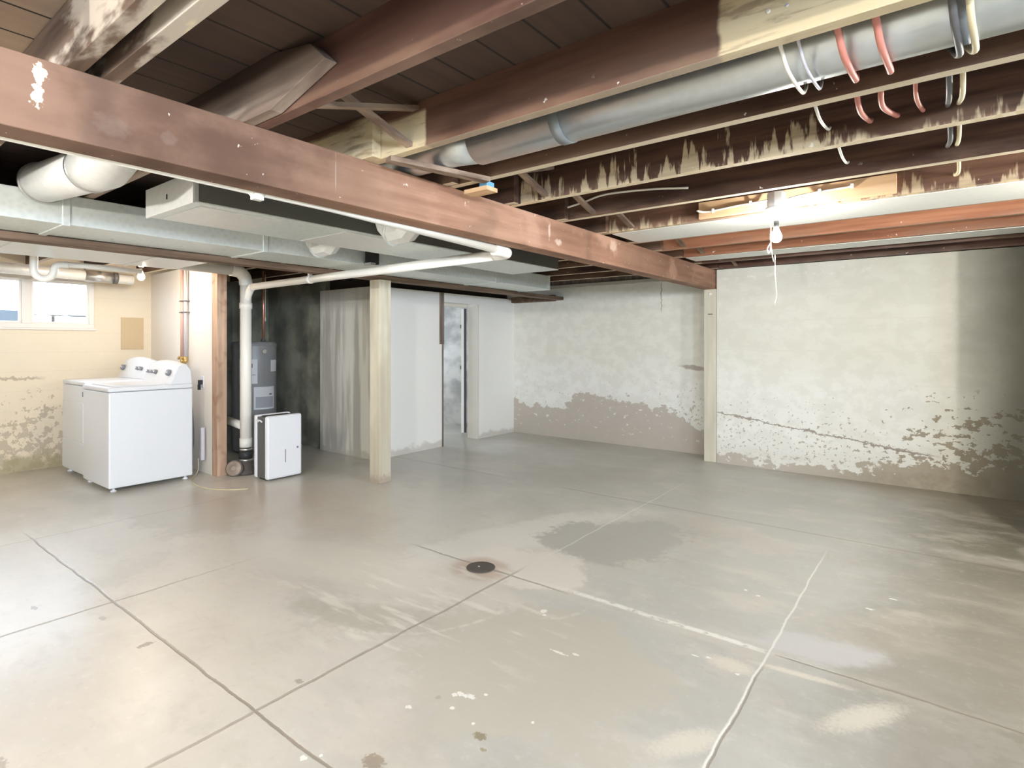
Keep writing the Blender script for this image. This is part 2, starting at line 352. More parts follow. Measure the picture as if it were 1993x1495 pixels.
MAT = {}
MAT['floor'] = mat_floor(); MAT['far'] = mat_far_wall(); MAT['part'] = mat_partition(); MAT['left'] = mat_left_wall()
MAT['alcove'] = mat_alcove(); MAT['blotch'] = mat_blotch()
MAT['plainwall'] = plain('painted_concrete_plain', (0.62, 0.60, 0.52), .9, 0, .1, 2)
DK, LT = (0.050, 0.024, 0.015), (0.135, 0.070, 0.045)
MAT['joist'] = wood('joist_timber', 0, DK, LT, extra=joist_extra(.8))
MAT['joist_flame'] = wood('joist_timber_splashed', 0, DK, LT, extra=joist_extra(1.0, .20))
MAT['joist_red'] = wood('joist_timber_red', 0, (0.085, 0.036, 0.025), (0.19, 0.095, 0.07), rough=.5, extra=joist_extra(.0), spec=.5)
MAT['joist_patch'] = wood('joist_timber_patched', 0, (0.085, 0.038, 0.024), (0.20, 0.10, 0.065), rough=.6, extra=joist_extra(.35, 0, ((-2.55, -1.674, 2.0, 2.27), (-.503, 3.5, 2.0, 2.30))), spec=.5)
MAT['joist_warm'] = wood('joist_timber_warm', 0, (0.22, 0.085, 0.045), (0.40, 0.18, 0.10), extra=joist_extra(.2))
def dirty(a, c, n, k, s):
    p = a.noise(3.2, 5, st=(.7, 2, 2), off=51)
    c = a.mix(a.ss(p, .47, .56), c, (0.50, .44, .37))
    return a.mix(a.mul(a.ss(p, .60, .66), a.ss(a.nz, -.5, -.8)), c, (0.66, .58, .40))
MAT['joist_pale'] = wood('joist_timber_dirty', 0, (0.10, 0.065, 0.048), (0.24, 0.17, 0.125), extra=dirty)
MAT['joist_lap'] = wood('joist_timber_lap', 0, (0.24, 0.175, 0.135), (0.44, 0.35, 0.28), extra=lambda a, c, n, k, s: a.mix(a.ss(a.m('ADD', a.z, a.mul(n, .05)), 2.24, 2.30), c, (0.05, .03, .022)))
MAT['joist_streak'] = wood('joist_timber_streaked', 0, (0.085, 0.04, 0.025), (0.20, 0.11, 0.07), extra=joist_extra(.2, .14))
MAT['beam'] = wood('beam_timber', 1, (0.30, 0.155, 0.098), (0.46, 0.27, 0.18), rough=.7, extra=beam_extra, grain=.8)
MAT['strip'] = wood('strip_timber', 1, (0.13, 0.085, 0.055), (0.27, 0.18, 0.125))
MAT['subfloor'] = None
MAT['post'] = wood('post_cream_paint', 2, (0.66, 0.60, 0.46), (0.80, 0.75, 0.61), extra=lambda a, c, n, k, s: a.mix(a.mul(a.ss(a.m('ADD', a.z, a.mul(a.m('SUBTRACT', s, .5), .2)), .10, .03), .7), c, (0.35, .28, .22)))
MAT['post_grey'] = wood('post_grey_paint', 2, (0.60, 0.57, 0.47), (0.70, 0.67, 0.56))
MAT['stud'] = wood('stud_timber', 2, (0.50, 0.32, 0.215), (0.70, 0.50, 0.37), extra=lambda a, c, n, k, s: a.mix(a.mul(a.ss(a.noise(5, 2, off=3), .58, .7), .6), c, (0.24, .13, .08)))
MAT['newwood'] = wood('new_pine', 0, (0.62, 0.40, 0.22), (0.78, 0.56, 0.35))
MAT['brace'] = wood('brace_timber', 1, (0.16, 0.105, 0.075), (0.36, 0.27, 0.20))
MAT['gapshade'] = plain('gap_shade_dark', (0.03, 0.024, 0.02), .9)  # near-black standing in for the shade above the partition
MAT['darkwood'] = wood('dark_trim_timber', 2, (0.20, 0.155, 0.125), (0.34, 0.28, 0.24))
MAT['drywall'] = plain('drywall', (0.80, 0.76, 0.70), .8, 0, .03, 3)
MAT['white'] = plain('white_enamel', (0.76, 0.78, 0.81), .28, 0, .01)
MAT['whitepl'] = plain('white_plastic', (0.77, 0.785, 0.82), .4, 0, .01)
MAT['pvc'] = plain('white_pvc', (0.84, 0.82, 0.76), .38, 0, .03, 3)
MAT['vinyl'] = plain('vinyl_frame', (0.80, 0.76, 0.70), .5, 0, .02)
MAT['doorpaint'] = plain('door_paint', (0.80, 0.79, 0.74), .5, 0, .04)
MAT['reveal'] = plain('reveal_paint', (0.70, 0.67, 0.60), .8, 0, .10, 4)
MAT['black'] = plain('black_rubber', (0.025, 0.025, 0.026), .6)
MAT['darkgrey'] = plain('dark_grey_plastic', (0.10, 0.10, 0.10), .45)
MAT['knob'] = plain('knob_grey', (0.22, 0.22, 0.25), .4)
MAT['tank'] = plain('grey_tank_enamel', (0.27, 0.275, 0.28), .35, 0, .04)
MAT['cast'] = plain('cast_iron', (0.10, 0.085, 0.075), .7, .2, .3, 20)
MAT['plug'] = plain('brass_plug', (0.34, 0.27, 0.22), .55, .3, .25, 20)
MAT['steel'] = plain('bright_steel', (0.62, 0.62, 0.62), .3, .9)
MAT['copper'] = plain('copper', (0.66, 0.33, 0.22), .35, .7)
MAT['pexpink'] = plain('pink_tube', (0.64, 0.40, 0.33), .4)
MAT['pexred'] = plain('red_tube', (0.56, 0.22, 0.17), .45)
MAT['pexgrey'] = plain('grey_tube', (0.56, 0.54, 0.58), .4)
MAT['cable'] = plain('white_cable', (0.80, 0.77, 0.68), .5)
MAT['cablecream'] = plain('cream_cable', (0.66, 0.58, 0.38), .5)
MAT['porcelain'] = plain('porcelain', (0.84, 0.82, 0.78), .3, 0, .01)
MAT['tapeblue'] = plain('blue_tape', (0.16, 0.42, 0.72), .6)
MAT['paper'] = plain('paper_label', (0.72, 0.73, 0.76), .6, 0, .02)
MAT['ink'] = plain('ink_grey', (0.40, 0.41, 0.45), .6)
MAT['gold'] = plain('brass_valve', (0.62, 0.43, 0.16), .35, .7)
MAT['fibre'] = plain('fence_boards', (0.075, 0.085, 0.095), .8, 0, .1, 3)
MAT['grass'] = plain('outside_ground', (0.14, 0.14, 0.12), .9, 0, .1, 3)

def mat_galv(name, a0, a1, rough=.42, metal=.75):
    a = M(name)
    v = a.N.new('ShaderNodeTexVoronoi'); v.inputs['Scale'].default_value = 34; a.L.new(a.P, v.inputs['Vector'])
    n = a.noise(3, 4)
    c = a.mix(a.ss(v.outputs['Distance'], .1, .7), a0, a1)
    c = a.mix(a.mul(a.ss(n, .45, .7), .35), c, a1)
    return a.out(c, rough, metal)
MAT['galv'] = mat_galv('galvanised_sheet', (0.70, 0.755, 0.74), (0.77, 0.82, 0.805), .45, .3)
MAT['galvdark'] = mat_galv('galvanised_round', (0.60, 0.64, 0.65), (0.63, 0.67, 0.68), .30, .8)
MAT['galvplate'] = mat_galv('galvanised_plate', (0.76, 0.77, 0.755), (0.80, 0.81, 0.79), .42, .25)
MAT['sheet'] = mat_galv('panning_sheet', (0.74, 0.76, 0.74), (0.78, 0.79, 0.76), .5, .25)
MAT['banddark'] = plain('dark_band_metal', (0.20, 0.215, 0.22), .6, .3)
MAT['returnside'] = plain('dull_duct_side', (0.13, 0.135, 0.12), .6, .3, .1)

def mat_subfloor():
    a = M('subfloor_boards'); n = a.noise(2.0, 5, st=(9, .7, 1)); k = a.noise(1.2, 4)
    w = a.m('FRACT', a.m('DIVIDE', a.m('ADD', a.x, 20.03), .19))
    gap = a.ss(a.m('ABSOLUTE', a.m('SUBTRACT', w, .5)), .465, .485)
    idx = a.m('FLOOR', a.m('DIVIDE', a.m('ADD', a.x, 20.03), .19))
    wn = a.N.new('ShaderNodeTexWhiteNoise'); wn.noise_dimensions = '1D'; a.L.new(idx, wn.inputs['W'])
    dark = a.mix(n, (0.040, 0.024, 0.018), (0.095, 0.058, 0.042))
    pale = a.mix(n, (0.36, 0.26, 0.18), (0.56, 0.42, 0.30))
    near = a.mul(a.ss(a.y, .55, .50), a.ss(a.x, -.3, -.9))  # near left boards painted paler, the light in that bay put into colour
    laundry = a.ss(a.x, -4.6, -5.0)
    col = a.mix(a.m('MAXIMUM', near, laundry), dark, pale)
    col = a.mix(a.mul(wn.outputs[0], .25), col, (0.06, .04, .03))
    col = a.mix(gap, col, (0.012, .009, .007))
    return a.out(col, .85)
MAT['subfloor'] = mat_subfloor()

def mat_glass():
    m = bpy.data.materials.new('window_glass'); m.use_nodes = True; nt = m.node_tree
    nt.nodes.clear(); o = nt.nodes.new('ShaderNodeOutputMaterial'); mx = nt.nodes.new('ShaderNodeMixShader')
    t = nt.nodes.new('ShaderNodeBsdfTransparent'); g = nt.nodes.new('ShaderNodeBsdfGlossy'); g.inputs['Roughness'].default_value = .05
    mx.inputs[0].default_value = .06
    nt.links.new(t.outputs[0], mx.inputs[1]); nt.links.new(g.outputs[0], mx.inputs[2]); nt.links.new(mx.outputs[0], o.inputs[0])
    return m
MAT['glass'] = mat_glass()

# ------------------------------------------------------------------ mesh helper
class MB:
    def __init__(s): s.bm = bmesh.new()
    def box(s, x0, x1, y0, y1, z0, z1):
        v = [s.bm.verts.new((x, y, z)) for z in (z0, z1) for y in (y0, y1) for x in (x0, x1)]
        for f in ((0, 2, 3, 1), (4, 5, 7, 6), (0, 1, 5, 4), (2, 6, 7, 3), (0, 4, 6, 2), (1, 3, 7, 5)):
            s.bm.faces.new([v[i] for i in f])
        return s
    def hexa(s, b, t):
        """solid between two quads b and t (same winding)"""
        vb = [s.bm.verts.new(p) for p in b]; vt = [s.bm.verts.new(p) for p in t]; n = len(b)
        s.bm.faces.new(vb[::-1]); s.bm.faces.new(vt)
        for i in range(n): s.bm.faces.new((vb[i], vb[(i + 1) % n], vt[(i + 1) % n], vt[i]))
        return s
    def bar(s, p, q, w, h, up=(0, 0, 1)):
        p = Vector(p); q = Vector(q); d = (q - p).normalized(); u = Vector(up)
        r = d.cross(u).normalized(); u = r.cross(d).normalized()
        o = [(-1, -1), (1, -1), (1, 1), (-1, 1)]
        return s.hexa([p + r * w / 2 * i + u * h / 2 * j for i, j in o], [q + r * w / 2 * i + u * h / 2 * j for i, j in o])
    def tube(s, pts, r, n=16, cap=True, rs=None, flat=False):
        pts = [Vector(p) for p in pts]; rings = []; ref = None
        for i, p in enumerate(pts):
            d = (pts[min(i + 1, len(pts) - 1)] - pts[max(i - 1, 0)]).normalized()
            if ref is None:
                ref = Vector((0, 0, 1)) if abs(d.z) < .9 else Vector((1, 0, 0))
            a = (ref - d * ref.dot(d)).normalized(); b = d.cross(a); ref = a
            rr = rs[i] if rs else r
            rings.append([s.bm.verts.new(p + (a * math.cos(2 * PI * k / n) + b * math.sin(2 * PI * k / n)) * rr) for k in range(n)])
        for A, B in zip(rings, rings[1:]):
            for k in range(n):
                f = s.bm.faces.new((A[k], A[(k + 1) % n], B[(k + 1) % n], B[k])); f.smooth = not flat
        if cap: s.bm.faces.new(rings[0][::-1]); s.bm.faces.new(rings[-1])
        return s
    def lathe(s, c, prof, n=24, axis=(0, 0, 1)):
        """prof = [(radius, height)]"""
        ax = Vector(axis).normalized(); c = Vector(c)
        t = Vector((1, 0, 0)) if abs(ax.x) < .9 else Vector((0, 1, 0))
        a = (t - ax * t.dot(ax)).normalized(); b = ax.cross(a); rings = []
        for r, h in prof:
            rings.append([s.bm.verts.new(c + ax * h + (a * math.cos(2 * PI * k / n) + b * math.sin(2 * PI * k / n)) * max(r, 1e-4)) for k in range(n)])
        for A, B in zip(rings, rings[1:]):
            for k in range(n):
                f = s.bm.faces.new((A[k], A[(k + 1) % n], B[(k + 1) % n], B[k])); f.smooth = True
        s.bm.faces.new(rings[0][::-1]); s.bm.faces.new(rings[-1])
        return s

def smooth_path(pts, n=6):
    """Catmull-Rom through the points"""
    P = [Vector(p) for p in pts]; P = [P[0] * 2 - P[1]] + P + [P[-1] * 2 - P[-2]]; out = []
    for i in range(1, len(P) - 2):
        for k in range(n):
            t = k / n; a, b, c, d = P[i - 1:i + 3]
            out.append(.5 * ((2 * b) + (c - a) * t + (2 * a - 5 * b + 4 * c - d) * t * t + (3 * b - 3 * c + d - a) * t ** 3))
    out.append(P[-2]); return out

def obj(name, mb, mat, parent=None, base=None, bevel=0.0, kind=None):
    base = Vector(base if base is not None else (parent['_b'] if parent is not None and '_b' in parent.keys() else (0, 0, 0)))
    bmesh.ops.recalc_face_normals(mb.bm, faces=mb.bm.faces)
    bmesh.ops.translate(mb.bm, verts=mb.bm.verts, vec=-base)
    me = bpy.data.meshes.new(name); mb.bm.to_mesh(me); mb.bm.free()
    me.materials.append(MAT[mat] if isinstance(mat, str) else mat)
    o = bpy.data.objects.new(name, me); C.objects.link(o)
    if parent is not None: o.parent = parent
    else: o.location = base
    o['_b'] = tuple(base)
    if bevel:
        b = o.modifiers.new('bevel', 'BEVEL'); b.width = bevel; b.segments = 2; b.limit_method = 'ANGLE'
    if kind: o['kind'] = kind
    return o
def tag(o, label, cat, group=None):
    o['label'] = label; o['category'] = cat
    if group: o['group'] = group
    return o
def thing(name, label, cat, base, group=None):
    o = bpy.data.objects.new(name, None); C.objects.link(o); o.location = base; o['_b'] = tuple(base)
    o.empty_display_size = .1
    return tag(o, label, cat, group)
def struct(name, mb, mat, base=(0, 0, 0), parent=None, bevel=0.0):
    return obj(name, mb, mat, parent, None if parent else base, bevel, None if parent else 'structure')

# ================================================================== STRUCTURE
XL, XR, YN, YF = -7.5, 3.2, -2.6, 6.65
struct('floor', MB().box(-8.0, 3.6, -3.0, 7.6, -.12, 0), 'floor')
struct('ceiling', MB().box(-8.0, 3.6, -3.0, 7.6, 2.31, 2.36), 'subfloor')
w = MB().box(-7.8, -2.005, YF, 6.95, -.1, 2.12).box(-2.005, 3.3, 6.30, 6.95, -.1, 2.12)
struct('wall_far', w, 'far')
struct('trim_2', MB().box(-7.8, 3.3, 6.72, 6.95, 2.12, 2.31), 'darkwood')
struct('gap_filler', MB().box(-5.27, -5.21, 4.28, 6.65, 1.955, 2.31).box(-7.5, -5.21, 4.22, 4.28, 1.955, 2.31), 'gapshade')  # dark boards added where the gap is only in shade
struct('wall_near', MB().box(-7.8, 3.5, -2.9, YN, -.1, 2.31), 'plainwall')
# right wall with two window openings, just outside the picture
w = MB()
for (a0, a1, z0, z1) in ((-2.9, -1.85, -.1, 2.31), (-.55, 1.55, -.1, 2.31), (2.85, 6.95, -.1, 2.31), (-1.85, -.55, -.1, 1.46), (-1.85, -.55, 1.98, 2.31), (1.55, 2.85, -.1, 1.46), (1.55, 2.85, 1.98, 2.31)):
    w.box(XR, 3.5, a0, a1, z0, z1)
struct('wall_right', w, 'plainwall')
# left wall, windows at y .9..2.14 (in view) and 4.75..5.65 (side room)
w = MB()
for (a0, a1, z0, z1) in ((-2.9, .90, -.1, 2.31), (2.14, 4.75, -.1, 2.31), (5.65, 6.95, -.1, 2.31), (.90, 2.14, -.1, 1.475), (.90, 2.14, 2.02, 2.31), (4.75, 5.65, -.1, 1.35), (4.75, 5.65, 1.85, 2.31)):
    w.box(-7.75, XL, a0, a1, z0, z1)
struct('wall_left', w, 'left')
# partition of the side room (door opening y 5.16..5.86)
XP = -5.08
w = MB()
w.box(-6.12, XP, 4.08, 4.28, -.05, 1.955)
w.box(XP - .19, XP, 4.28, 5.16, -.05, 1.955)
w.box(XP - .19, XP, 5.86, 6.66, -.05, 1.955)
w.box(XP - .19, XP, 5.16, 5.86, 1.84, 1.955)
struct('wall_partition', w, 'part')
struct('wall_alcove', MB().box(XL - .01, -6.12, 4.16, 4.28, -.05, 2.12).box(XL, XL + .03, 2.80, 4.16, 0, 2.12), 'alcove')
struct('wall_side_room', MB().box(-7.5, XP - .19, 6.60, 6.65, 0, 2.12), 'blotch')
# short stub wall behind the laundry machines
struct('wall_laundry', MB().hexa([(-7.5, 2.71, 0), (-5.802, 2.64, 0), (-5.802, 2.66, 0), (-7.5, 2.73, 0)], [(-7.5, 2.71, 2.12), (-5.802, 2.64, 2.12), (-5.802, 2.66, 2.12), (-7.5, 2.73, 2.12)]), 'drywall')
# unseen block added to keep lamp light off the far wall's end
struct('wall_shade_block', MB().box(.53, 1.5, 4.9, 6.32, 0, 2.31), 'alcove')

# window in the laundry wall
def window(name, x, y0, y1, z0, z1, side, mull=True):
    win = MB(); t = .045
    a, b = (x - .06, x + .02) if side < 0 else (x - .02, x + .06)
    win.box(a, b, y0, y1, z0, z0 + t).box(a, b, y0, y1, z1 - t, z1).box(a, b, y0, y0 + t, z0 + t, z1 - t).box(a, b, y1 - t, y1, z0 + t, z1 - t)
    ym = (y0 + y1) / 2 + .04
    if mull: win.box(a, b, ym - .035, ym + .035, z0 + t, z1 - t)
    o = struct(name, win, 'vinyl', bevel=.004)
    fr = MB()
    for (p, q) in (((y0 + t, ym - .035), (ym + .035, y1 - t)) if mull else ((y0 + t, y1 - t),)):
        c0, c1 = (a + .02, b - .02)
        fr = MB(); s = .022
        fr.box(c0, c1, p, q, z0 + t, z0 + t + s).box(c0, c1, p, q, z1 - t - s, z1 - t).box(c0, c1, p, p + s, z0 + t + s, z1 - t - s).box(c0, c1, q - s, q, z0 + t + s, z1 - t - s)
        sash = obj('sash', fr, 'vinyl', o, bevel=.003)
        obj('pane', MB().box((c0 + c1) / 2 - .003, (c0 + c1) / 2 + .003, p + s, q - s, z0 + t + s, z1 - t - s), 'glass', sash)
    return o
w1 = window('window_1', XL, .90, 2.14, 1.475, 2.02, -1)
obj('grille_bar', MB().box(XL - .038, XL - .022, 1.63, 2.09, 1.603, 1.617).box(XL - .038, XL - .022, 1.775, 1.80, 1.54, 1.605), 'fibre', w1)
obj('window_sill', MB().box(XL - .01, XL + .035, .88, 2.16, 1.455, 1.475), 'vinyl', w1, bevel=.004)
window('window_2', XL, 4.75, 5.65, 1.35, 1.85, -1, False)
window('window_3', XR, -1.85, -.55, 1.46, 1.98, 1)
window('window_4', XR, 1.55, 2.85, 1.46, 1.98, 1)
# what shows through the panes
struct('ground_outside', MB().box(-22, -7.75, -9, 12, 1.0, 1.30), 'grass')
t = thing('garden_fence', 'pale blue-grey board fence seen through the left window pane', 'fence', (-11.0, .2, 1.30))
obj('fence_panel', MB().box(-11.02, -10.98, -1.6, 2.30, 1.33, 1.80), 'fibre', t)
for y in (-1.6, .35, 2.3): obj('fence_post', MB().box(-10.98, -10.90, y - .04, y + .04, 1.30, 1.86), 'vinyl', t)

# doorway
d1 = struct('door_1', MB().box(XP - .21, XP - .165, 5.16, 5.80, 1.80, 1.84).box(XP - .21, XP - .165, 5.16, 5.175, 0, 1.80).box(XP - .195, XP - .003, 5.845, 5.862, 0, 1.84), 'reveal')
h = Vector((-5.315, 5.815, 0)); dd = Vector((-.675, .738, 0)).normalized(); nn = Vector((dd.y, -dd.x, 0))
q = lambda a, b, z: tuple(h + dd * a + nn * b + Vector((0, 0, z)))
leaf = obj('door_leaf', MB().hexa([q(0, -.036, .07), q(.68, -.036, .07), q(.68, 0, .07), q(0, 0, .07)], [q(0, -.036, 1.79), q(.68, -.036, 1.79), q(.68, 0, 1.79), q(0, 0, 1.79)]), 'doorpaint', d1)
obj('gap_strip', MB().hexa([q(-.004, .001, .07), q(.05, .001, .07), q(.05, .035, .07), q(-.004, .035, .07)], [q(-.004, .001, 1.79), q(.05, .001, 1.79), q(.05, .035, 1.79), q(-.004, .035, 1.79)]), 'black', d1)  # black strip put in for the dark gap beside the leaf
for z in (.95, 1.52): obj('door_latch', MB().hexa([q(.02, -.055, z), q(.08, -.055, z), q(.08, -.036, z), q(.02, -.036, z)], [q(.02, -.055, z + .05), q(.08, -.055, z + .05), q(.08, -.036, z + .05), q(.02, -.036, z + .05)]), 'darkgrey', leaf)
struct('trim_1', MB().box(XP, XP + .022, 5.10, 5.165, 1.30, 1.955).box(XP, XP + .012, 5.145, 5.165, 0, 1.30), 'darkwood', bevel=.002)

# ================================================================== TIMBER
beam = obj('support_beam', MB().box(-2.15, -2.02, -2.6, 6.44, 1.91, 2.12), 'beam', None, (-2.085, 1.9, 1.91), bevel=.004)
tag(beam, 'long reddish-brown timber beam crossing the room above the white drain pipe', 'beam')
p1 = obj('support_post', MB().box(-2.145, -2.010, 6.30, 6.44, 0, 1.91), 'post_grey', None, (-2.07, 6.37, 0), bevel=.004)
tag(p1, 'cream painted square post at the far wall under the end of the reddish beam', 'post')
obj('bolt_plate', MB().lathe((-2.075, 6.30, 1.86), [(.022, 0), (.022, .006), (.012, .012)], 16, (0, -1, 0)), 'pvc', p1)
obj('nail_mark', MB().box(-2.10, -2.05, 6.296, 6.301, 1.63, 1.64), 'darkgrey', p1)
p2 = obj('support_post', MB().box(-4.33, -4.19, 3.42, 3.56, 0, 1.91), 'post', None, (-4.26, 3.49, 0), bevel=.004)
tag(p2, 'cream yellow square post standing free left of the doorway', 'post')
strip = obj('ledger_board', MB().box(-4.33, -4.21, -2.6, 6.65, 1.91, 1.953), 'strip', None, (-4.27, 2, 1.91), bevel=.003)
tag(strip, 'flat brown board running under the galvanised trunk duct on the cream post', 'board')
blk = obj('wood_block', MB().box(-5.06, -4.335, 6.56, 6.65, 1.90, 1.985), 'strip', None, (-4.7, 6.6, 1.90), bevel=.003)
tag(blk, 'short brown timber block on the far wall above the partition corner', 'board')

Z0, Z1 = 2.12, 2.31
def joist(y1, x0, x1, mat, label, group=None, th=.045, shape=None, dz=0):
    if shape: mb = MB().hexa([(x, y1 - th, z) for x, z in shape], [(x, y1, z) for x, z in shape])
    else: mb = MB().box(x0, x1, y1 - th, y1, Z0 + dz, Z1)
    o = obj('ceiling_joist', mb, mat, None, ((x0 + x1) / 2, y1 - th / 2, Z0 + dz), bevel=.002)
    return tag(o, label, 'joist', group)
RX0, RX1 = -2.30, 3.19
joist(.645, RX0, RX1, 'joist_pale', 'cream-stained dirty joist at the upper left, nearest of the joists in view')
joist(1.125, RX0, RX1, 'joist_red', 'dark reddish joist with shiny white paint specks, over the top centre')
joist(1.648, RX0, RX1, 'joist_patch', 'brown joist with large cream paint patches just above the round duct')
joist(2.145, RX0, RX1, 'joist', 'brown joist with pale lower edge just below the round duct')
joist(2.655, RX0, RX1, 'joist_flame', 'brown joist with cream flame-shaped splashes along its side')
joist(3.19, RX0, RX1, 'joist', 'dark joist with pale lower edge carrying the short loose white cable')
joist(3.745, RX0, RX1, 'joist_streak', 'brown streaked joist behind the pale board of the bulb holder')
joist(4.24, RX0, RX1, 'joist_warm', 'orange-brown joist at the far edge of the wide pale panning sheet')
joist(4.74, RX0, RX1, 'joist_warm', 'orange-brown joist lit behind the hanging bulb, first past the panning sheet joist')
joist(5.22, RX0, RX1, 'joist_warm', 'brown joist along the near edge of the narrow far panning sheet')
joist(5.74, RX0, RX1, 'joist_red', 'dark red-brown joist second from the far wall')
joist(6.25, RX0, RX1, 'joist_red', 'dark red-brown joist directly above the far wall')
# joists of the left bays, lapped beside the right ones over the beam
LX0 = -7.74
joist(.10, LX0, -1.5, 'joist_pale', 'pale joist at the far left above the near end of the galvanised trunk duct')
joist(.555, LX0, -1.2, 'joist_pale', 'whitish weathered joist lapping the beam at the upper left')
joist(1.035 + .04, LX0, -1.45, 'joist_lap', 'pale grey joist end with slanted cut lapping over the beam', None, .045,
      [(LX0, Z0), (-1.84, Z0), (-1.52, 2.20), (-1.60, 2.27), (-1.85, Z1), (LX0, Z1)])
for k, (y, tail) in enumerate(((1.60, 'above the near end of the flat return duct'), (2.095, 'above the round takeoff under the pipe'), (2.60, 'over the elbow of the white drain pipe'), (3.14, 'past the pipe elbow'),
                               (3.69, 'above the far half of the flat return duct'), (4.19, 'above the far end of the flat return duct'))):
    joist(y, LX0, -1.95, 'joist_patch' if k == 0 else 'joist', 'dark left-bay joist ' + tail)
for y, tail in ((4.69, 'just past the flat return duct'), (5.17, 'midway between return duct and far wall'), (5.69, 'second from the far wall'), (6.20, 'next to the far wall')):
    joist(y, LX0, -1.95, 'joist', 'dark left-bay joist ' + tail)

# lighter board on the joist behind the bulb, sheets between joists
bd = obj('backing_board', MB().box(-1.287, -.214, 3.675, 3.70, 2.128, 2.235), 'newwood', None, (-.75, 3.69, 2.128), bevel=.002)
tag(bd, 'new light pine board behind the bulb holder', 'board')
sh = obj('panning_sheet', MB().box(-1.95, 3.15, 3.745, 4.195, 2.117, 2.1195), 'sheet', None, (0, 3.97, 2.117))
tag(sh, 'wide pale metal sheet closing the joist bay behind the hanging bulb', 'sheet')
sh = obj('panning_sheet', MB().box(-1.95, 1.9, 5.22, 5.50, 2.117, 2.1195), 'sheet', None, (0, 5.36, 2.117))
tag(sh, 'narrow pale metal sheet strip in the ceiling near the far wall', 'sheet')

# cross bracing, one thing per bay
BR = [(1.125, 1.603, 'in front of the cream patch at the beam'), (2.145, 2.61, 'next to the joist with flame splashes'), (2.655, 3.145, 'crossing the loose white cable'),
      (3.19, 3.70, 'left of the pine board'), (4.24, 4.695, 'first behind the wide panning sheet'), (4.74, 5.175, 'second behind the wide panning sheet'), (5.22, 5.695, 'at the narrow panning sheet'), (5.74, 6.205, 'last one before the far wall')]
for y0, y1, tail in BR:
    t = thing('cross_brace', 'pair of thin crossed wood braces ' + tail, 'brace', (-1.75, (y0 + y1) / 2, Z0), 'cross braces between the joists')
    obj('slat', MB().bar((-1.77, y0 - .002, 2.285), (-1.77, y1 + .002, 2.140), .036, .017), 'brace', t)
    obj('slat', MB().bar((-1.732, y0 - .002, 2.140), (-1.732, y1 + .002, 2.285), .036, .017), 'brace', t)
o = obj('wood_strut', MB().bar((-1.90, 1.60, 2.108), (-1.765, 2.10, 2.108), .05, .022), 'brace', None, (-1.83, 1.9, 2.10))
tag(o, 'tan flat strut nailed under the joists beneath the round duct end', 'brace')
t = thing('wood_shim', 'small pale wood shim with blue tape at the top of the beam', 'shim', (-1.875, 2.155, 2.09))
obj('shim_block', MB().box(-1.95, -1.80, 2.135, 2.22, 2.078, 2.098), 'newwood', t)
obj('blue_tape', MB().box(-1.845, -1.797, 2.133, 2.19, 2.098, 2.119), 'tapeblue', t)

# ================================================================== DUCTS
# trunk duct along the room with folded seams
t = thing('trunk_duct', 'long galvanised trunk duct running along the left side at the ceiling', 'duct', (-3.98, 2.0, 1.955))
obj('duct_body', MB().box(-4.20, -3.75, -2.55, 5.60, 1.955, 2.115), 'galv', t, bevel=.004)
for y in (.93, 2.05, 3.35, 4.6): obj('duct_seam', MB().box(-4.205, -3.744, y, y + .035, 1.948, 2.119), 'galv', t, bevel=.003)
obj('end_cap', MB().box(-4.205, -3.742, 5.585, 5.61, 1.947, 2.119), 'galv', t)
for y in (1.25, 2.62): obj('sheet_screw', MB().lathe((-4.05, y, 1.955), [(.007, 0), (.007, -.005)], 10), 'steel', t)
t = thing('plenum_duct', 'broad flat duct with bright underside above the laundry window', 'duct', (-4.85, -.2, 1.955))
obj('duct_body', MB().box(-5.33, -4.335, -2.55, 2.10, 1.957, 2.112), 'galvplate', t, bevel=.004)
for y in (-.4, .90, 1.72): obj('duct_seam', MB().box(-5.335, -4.335, y, y + .035, 1.949, 2.116), 'galvplate', t, bevel=.003)
# return duct between trunk and beam
t = thing('return_duct', 'wide flat grey duct box hanging between the trunk duct and the beam', 'duct', (-3.05, 2.75, 1.975))
obj('duct_body', MB().box(-3.32, -2.79, 1.19, 4.32, 1.977, 2.117), 'galv', t, bevel=.004)
obj('side_panel', MB().box(-2.79, -2.785, 1.21, 4.31, 1.985, 2.117), 'returnside', t)
obj('end_panel', MB().box(-3.33, -2.78, 1.178, 1.19, 1.972, 2.119), 'galvplate', t, bevel=.002)
obj('bottom_plate', MB().box(-3.27, -2.84, 1.24, 1.66, 1.972, 1.977), 'galvplate', t, bevel=.002)
obj('bottom_plate', MB().box(-3.30, -2.81, 2.05, 2.52, 1.973, 1.977), 'galvplate', t, bevel=.002)
obj('slot', MB().box(-3.065, -3.058, 1.174, 1.179, 2.03, 2.055), 'black', t)
# round supply branch by the trunk
t = thing('round_branch_duct', 'fat round galvanised branch with elbow coming off the trunk duct at the left', 'duct', (-3.3, .93, 2.05))
obj('duct_run', MB().tube([(-3.725, .844, 2.150), (-3.35, .86, 2.125), (-3.06, .87, 2.105)], .098, 32), 'galvplate', t)
obj('elbow', MB().tube([(-3.07, .87, 2.105), (-2.95, .88, 2.10), (-2.78, .87, 2.13), (-2.62, .86, 2.19)], .101, 32), 'galvplate', t)
obj('crimp_band', MB().tube([(-3.085, .87, 2.106), (-3.06, .87, 2.105)], .104, 32), 'steel', t)
obj('collar', MB().tube([(-3.738, .843, 2.150), (-3.715, .844, 2.150)], .106, 32), 'steel', t)
